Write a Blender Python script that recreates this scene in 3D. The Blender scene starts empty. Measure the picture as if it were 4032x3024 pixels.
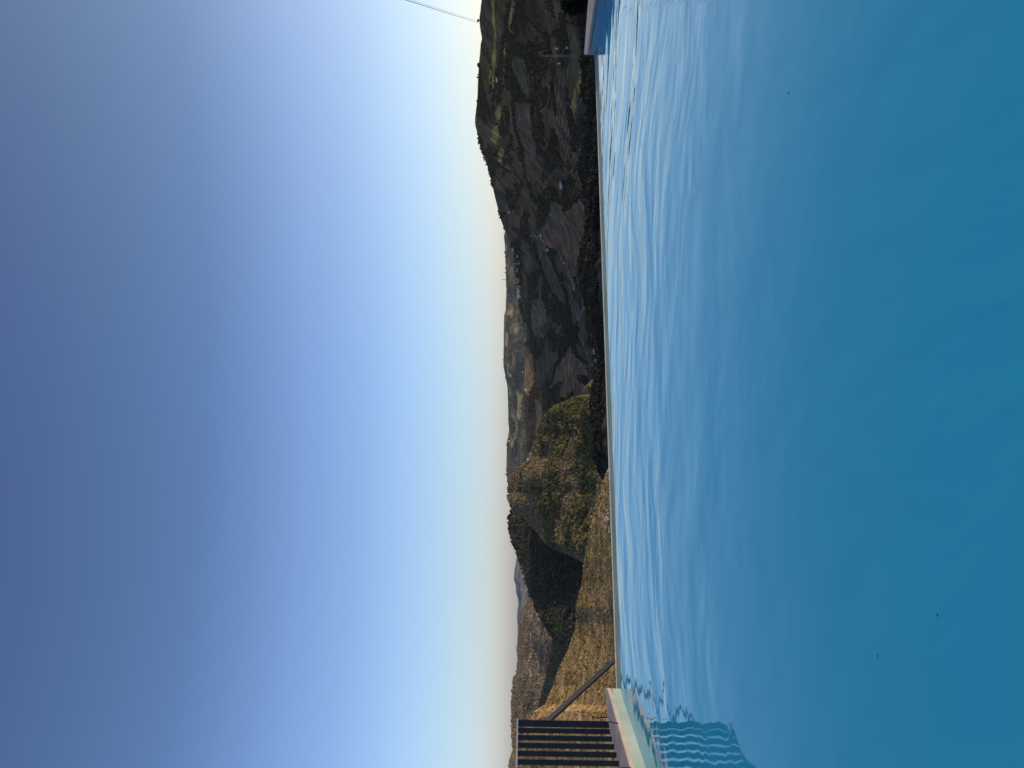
import bpy, bmesh, math, random
import numpy as np
from mathutils import Vector, Matrix, noise as mnoise

random.seed(7); rng = np.random.default_rng(11)
R = math.radians
scene = bpy.context.scene
C = scene.collection

# ---------------------------------------------------------------- camera
# The photograph was taken with the phone turned on its side and never rotated
# back, so world "up" points to the left of the frame.  u/v below are pixels of
# the upright view (u = 3024 - y to the right, v = x downwards) at full size.
F_PX = 3000.0
PITCH, ROLL = 0.0152, 0.010
EYE = np.array([0.0, 0.0, 1.2])
_F = np.array([0, math.cos(PITCH), math.sin(PITCH)])
_U = np.array([0, -math.sin(PITCH), math.cos(PITCH)])
_R = np.array([1.0, 0, 0])
RR = _R*math.cos(ROLL) + _U*math.sin(ROLL)
UU = _U*math.cos(ROLL) - _R*math.sin(ROLL)
cam_d = bpy.data.cameras.new('camera'); cam = bpy.data.objects.new('camera', cam_d); C.objects.link(cam)
cam_d.sensor_fit = 'HORIZONTAL'; cam_d.sensor_width = 36; cam_d.lens = 36*F_PX/4032
cam_d.clip_start = 0.05; cam_d.clip_end = 60000
M = Matrix.Identity(4)
for i in range(3):
    M[i][0] = -UU[i]; M[i][1] = RR[i]; M[i][2] = -_F[i]; M[i][3] = EYE[i]
cam.matrix_world = M
scene.camera = cam

# ---------------------------------------------------------------- sky, sun, exposure
SUN_AZ, SUN_EL = R(80), R(13)          # azimuth to the right of the view direction
w = bpy.data.worlds.new('World'); scene.world = w; w.use_nodes = True
nt = w.node_tree; nt.nodes.clear()
sky = nt.nodes.new('ShaderNodeTexSky'); sky.sky_type = 'NISHITA'; sky.sun_disc = False
sky.sun_elevation = SUN_EL; sky.sun_rotation = SUN_AZ
sky.altitude = 300; sky.air_density = 1.0; sky.dust_density = 1.0; sky.ozone_density = 1.6
bg = nt.nodes.new('ShaderNodeBackground'); bg.inputs[1].default_value = 0.15
wo = nt.nodes.new('ShaderNodeOutputWorld')
# colour of the air: the clear sky grades from pale at the skyline to a deep violet blue higher up
tcw = nt.nodes.new('ShaderNodeTexCoord'); sxw = nt.nodes.new('ShaderNodeSeparateXYZ'); crw = nt.nodes.new('ShaderNodeValToRGB')
nt.links.new(tcw.outputs['Generated'], sxw.inputs[0]); nt.links.new(sxw.outputs[2], crw.inputs[0])
els = crw.color_ramp.elements
GRADE = [(0.0, (1.10, 1.17, 1.84)), (.035, (1.20, 1.26, 1.80)), (.086, (1.19, 1.28, 1.64)), (.152, (1.16, 1.28, 1.66)), (.276, (1.02, 1.12, 1.50)), (.387, (.745, .86, 1.14)), (.484, (.69, .79, 1.0)), (.566, (.66, .70, .96)), (.8, (.9, 1.0, 1.25))]
while len(els) < len(GRADE): els.new(.5)
for e_, (p_, c_) in zip(els, GRADE): e_.position = p_; e_.color = (*c_, 1)
mxw = nt.nodes.new('ShaderNodeVectorMath'); mxw.operation = 'MULTIPLY'
nt.links.new(sky.outputs[0], mxw.inputs[0]); nt.links.new(crw.outputs[0], mxw.inputs[1])
crx = nt.nodes.new('ShaderNodeValToRGB'); nt.links.new(sxw.outputs[0], crx.inputs[0])
crx.color_ramp.elements[0].color = (1, 1, 1, 1); crx.color_ramp.elements[1].position = .45; crx.color_ramp.elements[1].color = (1.10, .96, .82, 1)
my = nt.nodes.new('ShaderNodeVectorMath'); my.operation = 'MULTIPLY'
nt.links.new(mxw.outputs[0], my.inputs[0]); nt.links.new(crx.outputs[0], my.inputs[1])
nt.links.new(my.outputs[0], bg.inputs[0]); nt.links.new(bg.outputs[0], wo.inputs[0])
sl = bpy.data.lights.new('sun', 'SUN'); so = bpy.data.objects.new('sun', sl); C.objects.link(so)
sl.energy = 3.2; sl.angle = R(0.53); sl.color = (1.0, 0.80, 0.58)
sdir = Vector((math.sin(SUN_AZ)*math.cos(SUN_EL), math.cos(SUN_AZ)*math.cos(SUN_EL), math.sin(SUN_EL)))
so.rotation_euler = sdir.to_track_quat('Z', 'Y').to_euler()
scene.view_settings.view_transform = 'Standard'; scene.view_settings.look = 'None'
scene.view_settings.exposure = 0.0; scene.view_settings.gamma = 1.0
scene.cycles.volume_bounces = 0; scene.cycles.max_bounces = 6
scene.cycles.volume_step_rate = 1.0

# ---------------------------------------------------------------- helpers
def ray(u, v):
    u = np.asarray(u, float); v = np.asarray(v, float)
    a = (u-1512)/F_PX; b = (2016-v)/F_PX
    d = _F + a[..., None]*RR + b[..., None]*UU
    return d
def at_d(u, v, D):                       # point at horizontal distance D
    d = ray(u, v); h = np.hypot(d[..., 0], d[..., 1])
    return EYE + d*(np.asarray(D, float)/h)[..., None]
def at_z(u, v, z):
    d = ray(u, v); return EYE + d*((z-EYE[2])/d[..., 2])[..., None]
def vt(p): return Vector([float(c) for c in p])
def tag(o, label=None, cat=None, group=None, kind=None):
    for k, x in (('label', label), ('category', cat), ('group', group), ('kind', kind)):
        if x: o[k] = x
    return o

def h3(ix, iy, iz, seed):
    n = (ix*374761393 + iy*668265263 + iz*2147483647 + seed*974634777) & 0xffffffff
    n = ((n ^ (n >> 13))*1274126177) & 0xffffffff
    return ((n ^ (n >> 16)) & 0xffff)/65535.0
def vnoise(x, y, seed=0):
    ix = np.floor(x).astype(np.int64); iy = np.floor(y).astype(np.int64)
    fx = x-ix; fy = y-iy; fx = fx*fx*(3-2*fx); fy = fy*fy*(3-2*fy)
    z = 0
    a = h3(ix, iy, z, seed); b = h3(ix+1, iy, z, seed); c = h3(ix, iy+1, z, seed); d = h3(ix+1, iy+1, z, seed)
    return (a*(1-fx)+b*fx)*(1-fy)+(c*(1-fx)+d*fx)*fy
def fbm(x, y, seed=0, octv=5, gain=.5):
    s = 0; a = 1; t = 0
    for o in range(octv):
        s = s+a*(vnoise(x, y, seed+o)*2-1); t += a; a *= gain; x = x*2.03+13.1; y = y*2.03+7.7
    return s/t
def ridged(x, y, seed=0, octv=4):
    s = 0; a = 1; t = 0
    for o in range(octv):
        s = s+a*(1-2*np.abs(vnoise(x, y, seed+o)*2-1)); t += a; a *= .5; x = x*2.03+13.1; y = y*2.03+7.7
    return s/t
def prof(pts, flip=True):                # list of (y, value) in photo rows -> function of u
    pts = sorted([((3024-y) if flip else y, v) for y, v in pts])
    xs = np.array([p[0] for p in pts], float); vs = np.array([p[1] for p in pts], float)
    return lambda u: np.interp(u, xs, vs)
def inpoly(px, py, poly):
    ins = np.zeros(px.shape, bool); n = len(poly)
    for i in range(n):
        x1, y1 = poly[i]; x2, y2 = poly[(i+1) % n]
        c = ((y1 > py) != (y2 > py)) & (px < (x2-x1)*(py-y1)/((y2-y1) if y2 != y1 else 1e-9)+x1)
        ins ^= c
    return ins
def dpoly(px, py, line):
    best = np.full(px.shape, 1e9)
    for (x1, y1), (x2, y2) in zip(line[:-1], line[1:]):
        dx, dy = x2-x1, y2-y1; L = dx*dx+dy*dy+1e-9
        t = np.clip(((px-x1)*dx+(py-y1)*dy)/L, 0, 1)
        best = np.minimum(best, np.hypot(px-x1-t*dx, py-y1-t*dy))
    return best

def np_mesh(name, V, faces, mat, col=None, extra=None, smooth=True, parent=None, k=4):
    me = bpy.data.meshes.new(name)
    nf = len(faces)
    me.vertices.add(len(V)); me.vertices.foreach_set('co', np.asarray(V, np.float32).ravel())
    me.loops.add(nf*k); me.loops.foreach_set('vertex_index', np.asarray(faces, np.int32).ravel())
    me.polygons.add(nf)
    me.polygons.foreach_set('loop_start', np.arange(nf, dtype=np.int32)*k)
    me.polygons.foreach_set('loop_total', np.full(nf, k, np.int32))
    me.update(calc_edges=True)
    me.polygons.foreach_set('use_smooth', np.full(nf, smooth, bool))
    if col is not None:
        a = me.color_attributes.new('Col', 'FLOAT_COLOR', 'POINT')
        cc = np.ones((len(V), 4), np.float32); cc[:, :3] = col; a.data.foreach_set('color', cc.ravel())
    if extra is not None:
        a = me.attributes.new('rows', 'FLOAT', 'POINT'); a.data.foreach_set('value', np.asarray(extra, np.float32))
    me.materials.append(mat); me.validate()
    o = bpy.data.objects.new(name, me); C.objects.link(o)
    if parent: o.parent = parent
    return o
def grid_faces(ni, nj):
    i, j = np.meshgrid(np.arange(ni-1), np.arange(nj-1), indexing='ij'); a = (i*nj+j).ravel()
    return np.stack([a, a+nj, a+nj+1, a+1], 1)

def mesh_obj(name, bm, mat, parent=None, smooth=False):
    me = bpy.data.meshes.new(name)
    bmesh.ops.recalc_face_normals(bm, faces=bm.faces)
    bm.to_mesh(me); bm.free()
    if smooth:
        for p in me.polygons: p.use_smooth = True
    me.materials.append(mat)
    o = bpy.data.objects.new(name, me); C.objects.link(o)
    if parent: o.parent = parent
    return o
def empty(name, loc, label, cat, group=None, rz=0):
    o = bpy.data.objects.new(name, None); C.objects.link(o); o.location = vt(loc); o.rotation_euler = (0, 0, rz)
    o.empty_display_size = .2
    return tag(o, label, cat, group)
def box_bm(bm, c, s, rot=None, bev=0):
    m = Matrix.Translation(Vector(c))
    if rot is not None: m = m @ rot
    r = bmesh.ops.create_cube(bm, size=1, matrix=m @ Matrix.Diagonal((*s, 1)))
    if bev:
        es = set(e for v in r['verts'] for e in v.link_edges)
        bmesh.ops.bevel(bm, geom=list(es), offset=bev, segments=2, affect='EDGES')
def tube_bm(bm, pts, r, n=8, r2=None):
    rings = []
    for i, p in enumerate(pts):
        p = Vector(p); a = Vector(pts[max(i-1, 0)]); b = Vector(pts[min(i+1, len(pts)-1)])
        t = (b-a).normalized(); s = t.cross(Vector((0, 0, 1)))
        if s.length < 1e-3: s = Vector((1, 0, 0))
        s.normalize(); q = s.cross(t)
        rr = r if r2 is None else r+(r2-r)*i/(len(pts)-1)
        rings.append([bm.verts.new(p+rr*(math.cos(2*math.pi*k/n)*s+math.sin(2*math.pi*k/n)*q)) for k in range(n)])
    for A, B in zip(rings[:-1], rings[1:]):
        for k in range(n): bm.faces.new((A[k], A[(k+1) % n], B[(k+1) % n], B[k]))
    bm.faces.new(rings[0][::-1]); bm.faces.new(rings[-1])
def beam_bm(bm, a, b, wd, th, up=Vector((0, 0, 1)), bev=.003):
    a = Vector(a); b = Vector(b); z = (b-a); L = z.length; z.normalize()
    x = up.cross(z).normalized(); y = z.cross(x)
    m = Matrix((x, y, z)).transposed().to_4x4()
    box_bm(bm, (a+b)/2, (wd, th, L), m, bev)
def prism_bm(bm, pts, z0, z1):           # plan polygon extruded
    lo = [bm.verts.new((p[0], p[1], z0)) for p in pts]; hi = [bm.verts.new((p[0], p[1], z1)) for p in pts]
    bm.faces.new(lo[::-1]); bm.faces.new(hi); n = len(pts)
    for i in range(n): bm.faces.new((lo[i], lo[(i+1) % n], hi[(i+1) % n], hi[i]))

# ---------------------------------------------------------------- materials
def mat(name, col=(.5, .5, .5), rough=.7, metal=0, spec=.3):
    m = bpy.data.materials.new(name); m.use_nodes = True
    b = m.node_tree.nodes['Principled BSDF']
    b.inputs['Base Color'].default_value = (*col, 1); b.inputs['Roughness'].default_value = rough
    b.inputs['Metallic'].default_value = metal; b.inputs['Specular IOR Level'].default_value = spec
    return m, m.node_tree, b
def N(nt, t, **kw):
    n = nt.nodes.new(t)
    for k, v in kw.items(): setattr(n, k, v)
    return n
def noisy(name, c1, c2, scale, rough=.8, bump=.2, bscale=None, metal=0, spec=.3, detail=6, dist=.01, stretch=(1, 1, 1)):
    m, nt, b = mat(name, c1, rough, metal, spec)
    tc = N(nt, 'ShaderNodeTexCoord'); mp = N(nt, 'ShaderNodeMapping'); mp.inputs['Scale'].default_value = stretch
    nt.links.new(tc.outputs['Object'], mp.inputs[0])
    n = N(nt, 'ShaderNodeTexNoise'); n.inputs['Scale'].default_value = scale; n.inputs['Detail'].default_value = detail
    nt.links.new(mp.outputs[0], n.inputs['Vector'])
    cr = N(nt, 'ShaderNodeValToRGB'); cr.color_ramp.elements[0].position = .35; cr.color_ramp.elements[1].position = .68
    cr.color_ramp.elements[0].color = (*c1, 1); cr.color_ramp.elements[1].color = (*c2, 1)
    nt.links.new(n.outputs[0], cr.inputs[0]); nt.links.new(cr.outputs[0], b.inputs['Base Color'])
    n2 = N(nt, 'ShaderNodeTexNoise'); n2.inputs['Scale'].default_value = bscale or scale*5; n2.inputs['Detail'].default_value = 5
    nt.links.new(mp.outputs[0], n2.inputs['Vector'])
    bp = N(nt, 'ShaderNodeBump'); bp.inputs['Strength'].default_value = bump; bp.inputs['Distance'].default_value = dist
    nt.links.new(n2.outputs[0], bp.inputs['Height']); nt.links.new(bp.outputs[0], b.inputs['Normal'])
    return m

def terrain_mat(name, s1, s2, row_h=4.0, contrast=.55, bump_d=2.0, bump=.6):
    """vertex albedo x two scales of mottling x contour rows (terraces, vine rows)"""
    m, nt, b = mat(name, (.1, .1, .1), .95, 0, .1)
    L = nt.links.new
    at = N(nt, 'ShaderNodeAttribute', attribute_name='Col'); ar = N(nt, 'ShaderNodeAttribute', attribute_name='rows')
    geo = N(nt, 'ShaderNodeNewGeometry')
    n1 = N(nt, 'ShaderNodeTexNoise'); n1.inputs['Scale'].default_value = s1; n1.inputs['Detail'].default_value = 8; n1.inputs['Roughness'].default_value = .7
    n2 = N(nt, 'ShaderNodeTexNoise'); n2.inputs['Scale'].default_value = s2; n2.inputs['Detail'].default_value = 4
    L(geo.outputs['Position'], n1.inputs['Vector']); L(geo.outputs['Position'], n2.inputs['Vector'])
    ad = N(nt, 'ShaderNodeMath', operation='ADD'); L(n1.outputs[0], ad.inputs[0]); L(n2.outputs[0], ad.inputs[1])
    mr = N(nt, 'ShaderNodeMapRange'); mr.inputs['From Min'].default_value = .75; mr.inputs['From Max'].default_value = 1.25
    mr.inputs['To Min'].default_value = 1-contrast; mr.inputs['To Max'].default_value = 1+contrast
    L(ad.outputs[0], mr.inputs['Value'])
    # contour rows
    sx = N(nt, 'ShaderNodeSeparateXYZ'); L(geo.outputs['Position'], sx.inputs[0])
    wob = N(nt, 'ShaderNodeMath', operation='MULTIPLY_ADD'); wob.inputs[1].default_value = row_h*1.5; L(n2.outputs[0], wob.inputs[0]); L(sx.outputs[2], wob.inputs[2])
    fr = N(nt, 'ShaderNodeMath', operation='MULTIPLY'); fr.inputs[1].default_value = 2*math.pi/row_h; L(wob.outputs[0], fr.inputs[0])
    sn = N(nt, 'ShaderNodeMath', operation='SINE'); L(fr.outputs[0], sn.inputs[0])
    am = N(nt, 'ShaderNodeMath', operation='MULTIPLY'); L(sn.outputs[0], am.inputs[0]); L(ar.outputs['Fac'], am.inputs[1])
    a2 = N(nt, 'ShaderNodeMath', operation='MULTIPLY_ADD'); a2.inputs[1].default_value = .45; a2.inputs[2].default_value = 1; L(am.outputs[0], a2.inputs[0])
    mm = N(nt, 'ShaderNodeMath', operation='MULTIPLY'); L(mr.outputs[0], mm.inputs[0]); L(a2.outputs[0], mm.inputs[1])
    vm = N(nt, 'ShaderNodeVectorMath', operation='SCALE'); L(at.outputs['Color'], vm.inputs[0]); L(mm.outputs[0], vm.inputs['Scale'])
    L(vm.outputs[0], b.inputs['Base Color'])
    bp = N(nt, 'ShaderNodeBump'); bp.inputs['Strength'].default_value = bump; bp.inputs['Distance'].default_value = bump_d
    L(ad.outputs[0], bp.inputs['Height']); L(bp.outputs[0], b.inputs['Normal'])
    return m
m_far = terrain_mat('far_terrain', .02, .004, 12, .5, 8, .5)
m_mid = terrain_mat('terrace_terrain', .09, .018, 6.0, .85, 3, .7)
m_wood = terrain_mat('wooded_terrain', .15, .03, 5.0, .6, 3, .8)
m_near = terrain_mat('dry_grass_terrain', .9, .16, 4.0, .75, .5, .9)
def leaf_mat(name):
    m, nt, b = mat(name, (.05, .06, .03), .9, 0, .1)
    at = N(nt, 'ShaderNodeAttribute', attribute_name='Col'); nt.links.new(at.outputs['Color'], b.inputs['Base Color'])
    return m
m_leaf = leaf_mat('foliage')

# ---------------------------------------------------------------- terrain sheets
class Sheet:
    """A hill side: for every bearing it climbs from a near foot to a farther crest, then drops behind."""
    def __init__(s, vc, vb, Dc, Db, g=1.0, amp=0, sc=100, seed=0, taper=.12, rough=0, rsc=20):
        s.vc, s.vb, s.Dc, s.Db, s.g, s.amp, s.sc, s.seed, s.taper, s.rough, s.rsc = vc, vb, Dc, Db, g, amp, sc, seed, taper, rough, rsc
    def P(s, u, v):
        vc = s.vc(u); vb = s.vb(u); t = np.clip((vb-v)/(vb-vc), 0, 1)
        D = s.Db(u)+(s.Dc(u)-s.Db(u))*t**s.g
        p = at_d(u, vb+(vc-vb)*t, D)
        w = np.clip((1-t)/s.taper, 0, 1); w = w*w*(3-2*w)
        if s.amp: p[..., 2] += s.amp*w*ridged(p[..., 0]/s.sc, p[..., 1]/s.sc, s.seed)
        if s.rough: p[..., 2] += s.rough*(.35+.65*w)*fbm(p[..., 0]/s.rsc, p[..., 1]/s.rsc, s.seed+50, 4)
        return p, t
    def build(s, name, u0, u1, nu, nt_, m, paint, back=.35):
        us = np.linspace(u0, u1, nu); ts = np.linspace(0, 1, nt_)
        Ug, Tg = np.meshgrid(us, ts, indexing='ij')
        Vg = s.vb(Ug)+(s.vc(Ug)-s.vb(Ug))*Tg
        P, _ = s.P(Ug, Vg)
        # far side of the hill
        nb = 8; Dc = s.Dc(us); crest = P[:, -1]; d = crest-EYE; d2 = d[:, :2]/np.hypot(d[:, 0], d[:, 1])[:, None]
        backs = []
        for k in range(1, nb+1):
            f = k/nb; q = crest.copy(); q[:, :2] += d2*(Dc*back*f)[:, None]; q[:, 2] -= Dc*back*.42*f**1.3*1.0
            backs.append(q)
        P = np.concatenate([P, np.stack(backs, 1)], 1)
        U2 = np.concatenate([Ug, np.repeat(us[:, None], nb, 1)], 1); V2 = np.concatenate([Vg, np.repeat(Vg[:, -1:], nb, 1)], 1)
        col, rows = paint(U2, V2, P)
        o = np_mesh(name, P.reshape(-1, 3), grid_faces(nu, nt_+nb), m, col.reshape(-1, 3), rows.ravel())
        return tag(o, kind='structure')

def base_col(P, c1, c2, sc, seed, c3=None):
    n = np.clip(fbm(P[..., 0]/sc, P[..., 1]/sc, seed, 5)*1.6+.5, 0, 1)[..., None]
    c = np.array(c1)*(1-n)+np.array(c2)*n
    if c3 is not None:
        k = (fbm(P[..., 0]/sc*2.7+9, P[..., 1]/sc*2.7, seed+9, 4) > .22)[..., None]
        c = np.where(k, np.array(c3), c)
    return c

def crop(k, pts):                        # corner lists were read off enlarged crops of the survey picture
    ox, oy, s = {1: (1560, 0, 2.212), 2: (1800, 700, 2.765), 3: (1800, 1200, 2.765), 4: (1900, 1700, 2.765), 5: (1900, 2300, 2.212)}[k]
    return [(ox+x/s, 3024-(oy+y/s)) for x, y in pts]       # -> (v, u)

const = lambda c: (lambda u: np.full(np.shape(u), float(c)))

# --- far mountains
SA = Sheet(prof([(1500, 2050), (2100, 2050), (2180, 2037), (2225, 2030), (2250, 2026), (2280, 2023), (2300, 2029), (2330, 2031), (2360, 2040), (2440, 2044), (2600, 2046), (2800, 2060)]),
           const(2110), const(14000), const(9500), 1, 120, 1300, 3, .25, 25, 300)
def pA(U, V, P): return base_col(P, (.15, .145, .12), (.22, .20, .17), 900, 5), np.zeros(U.shape)
# --- ridge closing the valley, in the middle
SD = Sheet(prof([(700, 2010), (860, 2000), (930, 1984), (960, 1988), (1050, 1991), (1150, 1994), (1220, 1991), (1242, 1985), (1300, 1984), (1360, 1983), (1440, 1982), (1480, 1990), (1530, 1999), (1580, 2001), (1650, 2001), (1690, 2005), (1750, 1996), (1800, 1995), (1850, 1994), (1900, 1998), (1950, 2010), (2100, 2060)]),
           const(2115), const(8200), const(5600), 1, 34, 420, 21, .2, 9, 110)
fieldsD = [crop(2, q) for q in ([(545, 870), (575, 870), (555, 1010), (535, 1060)], [(600, 960), (640, 1000), (640, 1070), (610, 1060)], [(560, 1380), (600, 1370), (640, 1440), (600, 1530), (570, 1480)], [(530, 720), (555, 735), (545, 790), (525, 780)])]
fieldsD += [crop(3, q) for q in ([(660, 170), (680, 300), (640, 420), (610, 330), (560, 280), (600, 220)], [(670, 490), (640, 700), (610, 770), (590, 690), (630, 580)], [(520, 280), (560, 330), (545, 480), (515, 430)],
    [(560, 870), (600, 850), (600, 990), (560, 980)], [(560, 640), (590, 760), (600, 790), (570, 770)], [(640, 1180), (670, 1250), (670, 1430), (620, 1330), (600, 1180)], [(650, 900), (710, 850), (720, 1100), (690, 1300), (660, 1080)])]
darkD = [crop(3, q) for q in ([(690, 430), (720, 700), (700, 1000), (630, 900), (620, 780), (650, 700)], [(540, 220), (590, 240), (560, 300), (530, 290)], [(600, 1000), (660, 1180), (700, 1400), (680, 1500), (640, 1200)])]
def pD(U, V, P):
    c = base_col(P, (.095, .085, .040), (.155, .125, .060), 420, 25, (.06, .058, .03))
    a = V+4*fbm(U/14, V/9, 3, 3); b = U+4*fbm(U/12, V/9, 8, 3)
    for i, q in enumerate(fieldsD): c[inpoly(a, b, q)] = ((.34, .24, .11), (.24, .20, .09), (.37, .25, .115))[i % 3]
    for q in darkD: c[inpoly(a, b, q)] = (.055, .06, .038)
    return c, np.full(U.shape, .2)
# --- long valley side on the right, running away to the middle
vE = prof([(-1600, 2030), (-1150, 2010), (-700, 2020), (-500, 2060), (-330, 2040), (-200, 1950), (-80, 1905), (0, 1897), (80, 1887), (150, 1897), (200, 1890), (300, 1882), (400, 1879), (450, 1872), (485, 1870), (520, 1878), (580, 1893), (620, 1908), (700, 1932), (780, 1950), (860, 1970), (900, 1985), (960, 2008), (1000, 2026), (1100, 2033), (1180, 2038), (1240, 2052), (1300, 2064), (1450, 2066), (1560, 2062), (1640, 2068), (1760, 2075), (1830, 2080), (2000, 2110)])  # crest beyond the right frame edge is invented, shaped to shade the hollow
SE = Sheet(vE, prof([(-1600, 2380), (0, 2395), (1200, 2405), (2000, 2420)]),
           prof([(-1600, 1150), (-700, 1500), (0, 2100), (485, 2700), (960, 4400), (1300, 5000), (1900, 5400)]),
           prof([(-1600, 700), (0, 1050), (600, 1350), (1300, 1900), (2000, 2100)]), 1.15, 7, 330, 31, .1, 3.5, 45)
fE = []   # (polygon, colour, rows)
def addE(k, c, r, *polys):
    for q in polys: fE.append((crop(k, q), c, r))
BR = (.105, .070, .045); BRR = (.115, .070, .048); OL = (.060, .052, .022); DK = (.022, .024, .018); YG_LIT = (.19, .17, .05); GR = (.058, .050, .024)
addE(1, GR, .1, [(730, 0), (860, 0), (850, 600), (800, 900), (760, 760), (720, 500)], [(870, 0), (1000, 0), (960, 200), (900, 500), (900, 820), (860, 900)])
addE(1, YG_LIT, .1, [(850, 0), (872, 0), (866, 600), (850, 900), (842, 700)], [(905, 920), (915, 1000), (905, 1080), (868, 1060), (870, 990)], [(900, 1080), (905, 1140), (880, 1260), (835, 1220), (845, 1110)],  # yellow-green strips: grazing sun on the terraces painted into the albedo
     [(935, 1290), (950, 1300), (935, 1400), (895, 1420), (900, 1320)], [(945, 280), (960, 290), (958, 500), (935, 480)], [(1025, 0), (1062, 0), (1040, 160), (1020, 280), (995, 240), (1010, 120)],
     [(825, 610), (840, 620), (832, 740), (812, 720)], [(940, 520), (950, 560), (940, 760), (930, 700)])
addE(1, (.19, .16, .045), .4, [(1725, 430), (1735, 560), (1660, 680), (1590, 930), (1570, 1010), (1540, 930), (1570, 760), (1630, 600), (1680, 450)])  # yellow wedge field, its sunlight painted in as a brighter colour
addE(1, (.06, .058, .03), .3, [(1480, 200), (1640, 240), (1660, 460), (1600, 700), (1520, 900), (1500, 600)], [(1100, 500), (1150, 540), (1190, 880), (1110, 800), (1000, 560), (1030, 480)])
addE(1, (.075, .055, .042), .9, [(980, 880), (1200, 900), (1230, 1250), (1160, 1640), (1130, 1300), (1000, 1150)], [(1380, 700), (1500, 560), (1500, 900), (1540, 1300), (1480, 1500), (1360, 1000)], [(790, 1120), (840, 1130), (800, 1290), (770, 1340), (760, 1240)])
addE(2, BRR, .35, [(1350, 230), (1410, 330), (1420, 650), (1380, 850), (1310, 960), (1260, 1120), (1180, 1000), (1175, 870), (1090, 770), (1010, 770), (940, 670), (930, 560), (1000, 420), (1100, 260), (1180, 400)])
addE(2, (.08, .072, .04), .4, [(1020, 250), (1170, 300), (1180, 400), (1080, 560), (1010, 560)])
addE(2, OL, .8, [(930, 810), (990, 830), (1130, 1050), (1180, 1380), (1060, 1250), (890, 900)], [(1200, 1100), (1280, 1230), (1330, 1500), (1290, 1659), (1200, 1300)])
addE(2, (.055, .052, .03), .2, [(700, 680), (790, 780), (860, 830), (800, 1100), (760, 1000), (700, 850)])
addE(3, (.085, .068, .042), .7, [(810, 0), (970, 0), (990, 180), (900, 240), (850, 410), (800, 240)], [(740, 420), (800, 470), (850, 600), (860, 800), (760, 740)])
addE(3, (.10, .078, .048), .8, [(1240, 430), (1330, 620), (1400, 670), (1440, 780), (1300, 760), (1190, 800), (1010, 930), (1080, 720)])
addE(3, (.085, .07, .04), .8, [(1180, 740), (1300, 770), (1290, 880), (1200, 1010), (1110, 1010), (1130, 880)])
addE(3, (.11, .072, .048), .9, [(1310, 840), (1400, 900), (1470, 1080), (1440, 1180), (1370, 1210), (1300, 1090), (1290, 950)])
addE(3, (.15, .12, .055), .3, [(735, 560), (770, 600), (860, 850), (790, 950), (780, 1010), (720, 930), (735, 800)])  # golden shoulder: sunlit ground painted as a lighter albedo
addE(3, (.13, .10, .05), .5, [(850, 1020), (930, 1080), (930, 1200), (860, 1400), (820, 1500), (860, 1250)])
addE(3, (.04, .045, .025), .4, [(860, 600), (1000, 500), (1040, 700), (900, 900), (870, 800)], [(1340, 30), (1420, 100), (1400, 330), (1440, 560), (1340, 330)])
roadsE = [crop(1, q) for q in ([(1260, 970), (1320, 930), (1350, 860), (1340, 660)], [(1500, 880), (1560, 960), (1580, 1050)], [(1650, 590), (1650, 800), (1600, 950)], [(1230, 1240), (1300, 1300)], [(1470, 1460), (1520, 1520), (1560, 1470)], [(1480, 170), (1550, 130)], [(990, 250), (1030, 290)], [(1035, 20), (1038, 160)])]
roadsE += [crop(2, q) for q in ([(860, 630), (940, 690), (1000, 740)], [(1180, 1030), (1270, 1120), (1290, 1230), (1230, 1180)], [(1270, 1110), (1310, 1010)], [(1085, 770), (1155, 930)], [(880, 880), (960, 790), (985, 790)], [(720, 1480), (750, 1560), (745, 1659)], [(1330, 1500), (1415, 1390), (1330, 1560), (1300, 1400)])]
roadsE += [crop(3, q) for q in ([(730, 130), (748, 220), (738, 380), (745, 480)], [(880, 210), (905, 300), (950, 360)], [(1330, 0), (1340, 150), (1410, 10)], [(1340, 330), (1420, 540)], [(1310, 590), (1400, 680), (1430, 780)], [(1310, 830), (1400, 890), (1480, 1060)], [(1370, 1230), (1450, 1180)], [(1000, 1000), (990, 930), (1060, 850)])]
hedges = [crop(2, q) for q in ([(1010, 790), (1060, 950), (1150, 1150), (1200, 1300), (1210, 1500), (1290, 1659)], [(770, 50), (900, 330), (930, 350)], [(700, 700), (690, 800), (740, 830)], [(800, 1100), (805, 1659)], [(600, 540), (760, 660), (880, 880), (960, 1110)])]
hedges += [crop(3, q) for q in ([(1060, 0), (1180, 230), (1230, 330), (1320, 560), (1430, 640)], [(1230, 420), (1080, 680), (1000, 920), (990, 1080)], [(800, 240), (860, 420), (740, 420)], [(690, 0), (750, 180)], [(1140, 850), (1060, 880), (1010, 1000)])]
hedges += [crop(1, q) for q in ([(760, 1340), (1000, 1500)], [(850, 880), (960, 260), (1000, 100)], [(1000, 560), (1030, 1100), (1110, 1300)], [(1380, 700), (1400, 1000)], [(1190, 880), (1200, 1200), (1350, 1450)])]
def pE(U, V, P):
    c = base_col(P, (.092, .052, .016), (.150, .082, .030), 300, 35, (.050, .036, .013)); r = np.full(U.shape, .25)
    r[fbm(P[..., 0]/260, P[..., 1]/260, 77, 2) > .1] = .8
    a = V+1.8*fbm(U/12, V/7, 3, 3); b = U+2.5*fbm(U/10, V/8, 8, 3)
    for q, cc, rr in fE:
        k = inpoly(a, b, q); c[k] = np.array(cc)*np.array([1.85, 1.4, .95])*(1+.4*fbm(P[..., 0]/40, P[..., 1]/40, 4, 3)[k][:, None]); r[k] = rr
    for q in hedges: c[dpoly(a, b, q) < 4.5] = DK
    for q in roadsE: k = dpoly(V, U, q) < 1.8; c[k] = (.22, .19, .15); r[k] = 0
    # woodland in the lap of the valley
    return c, r
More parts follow.
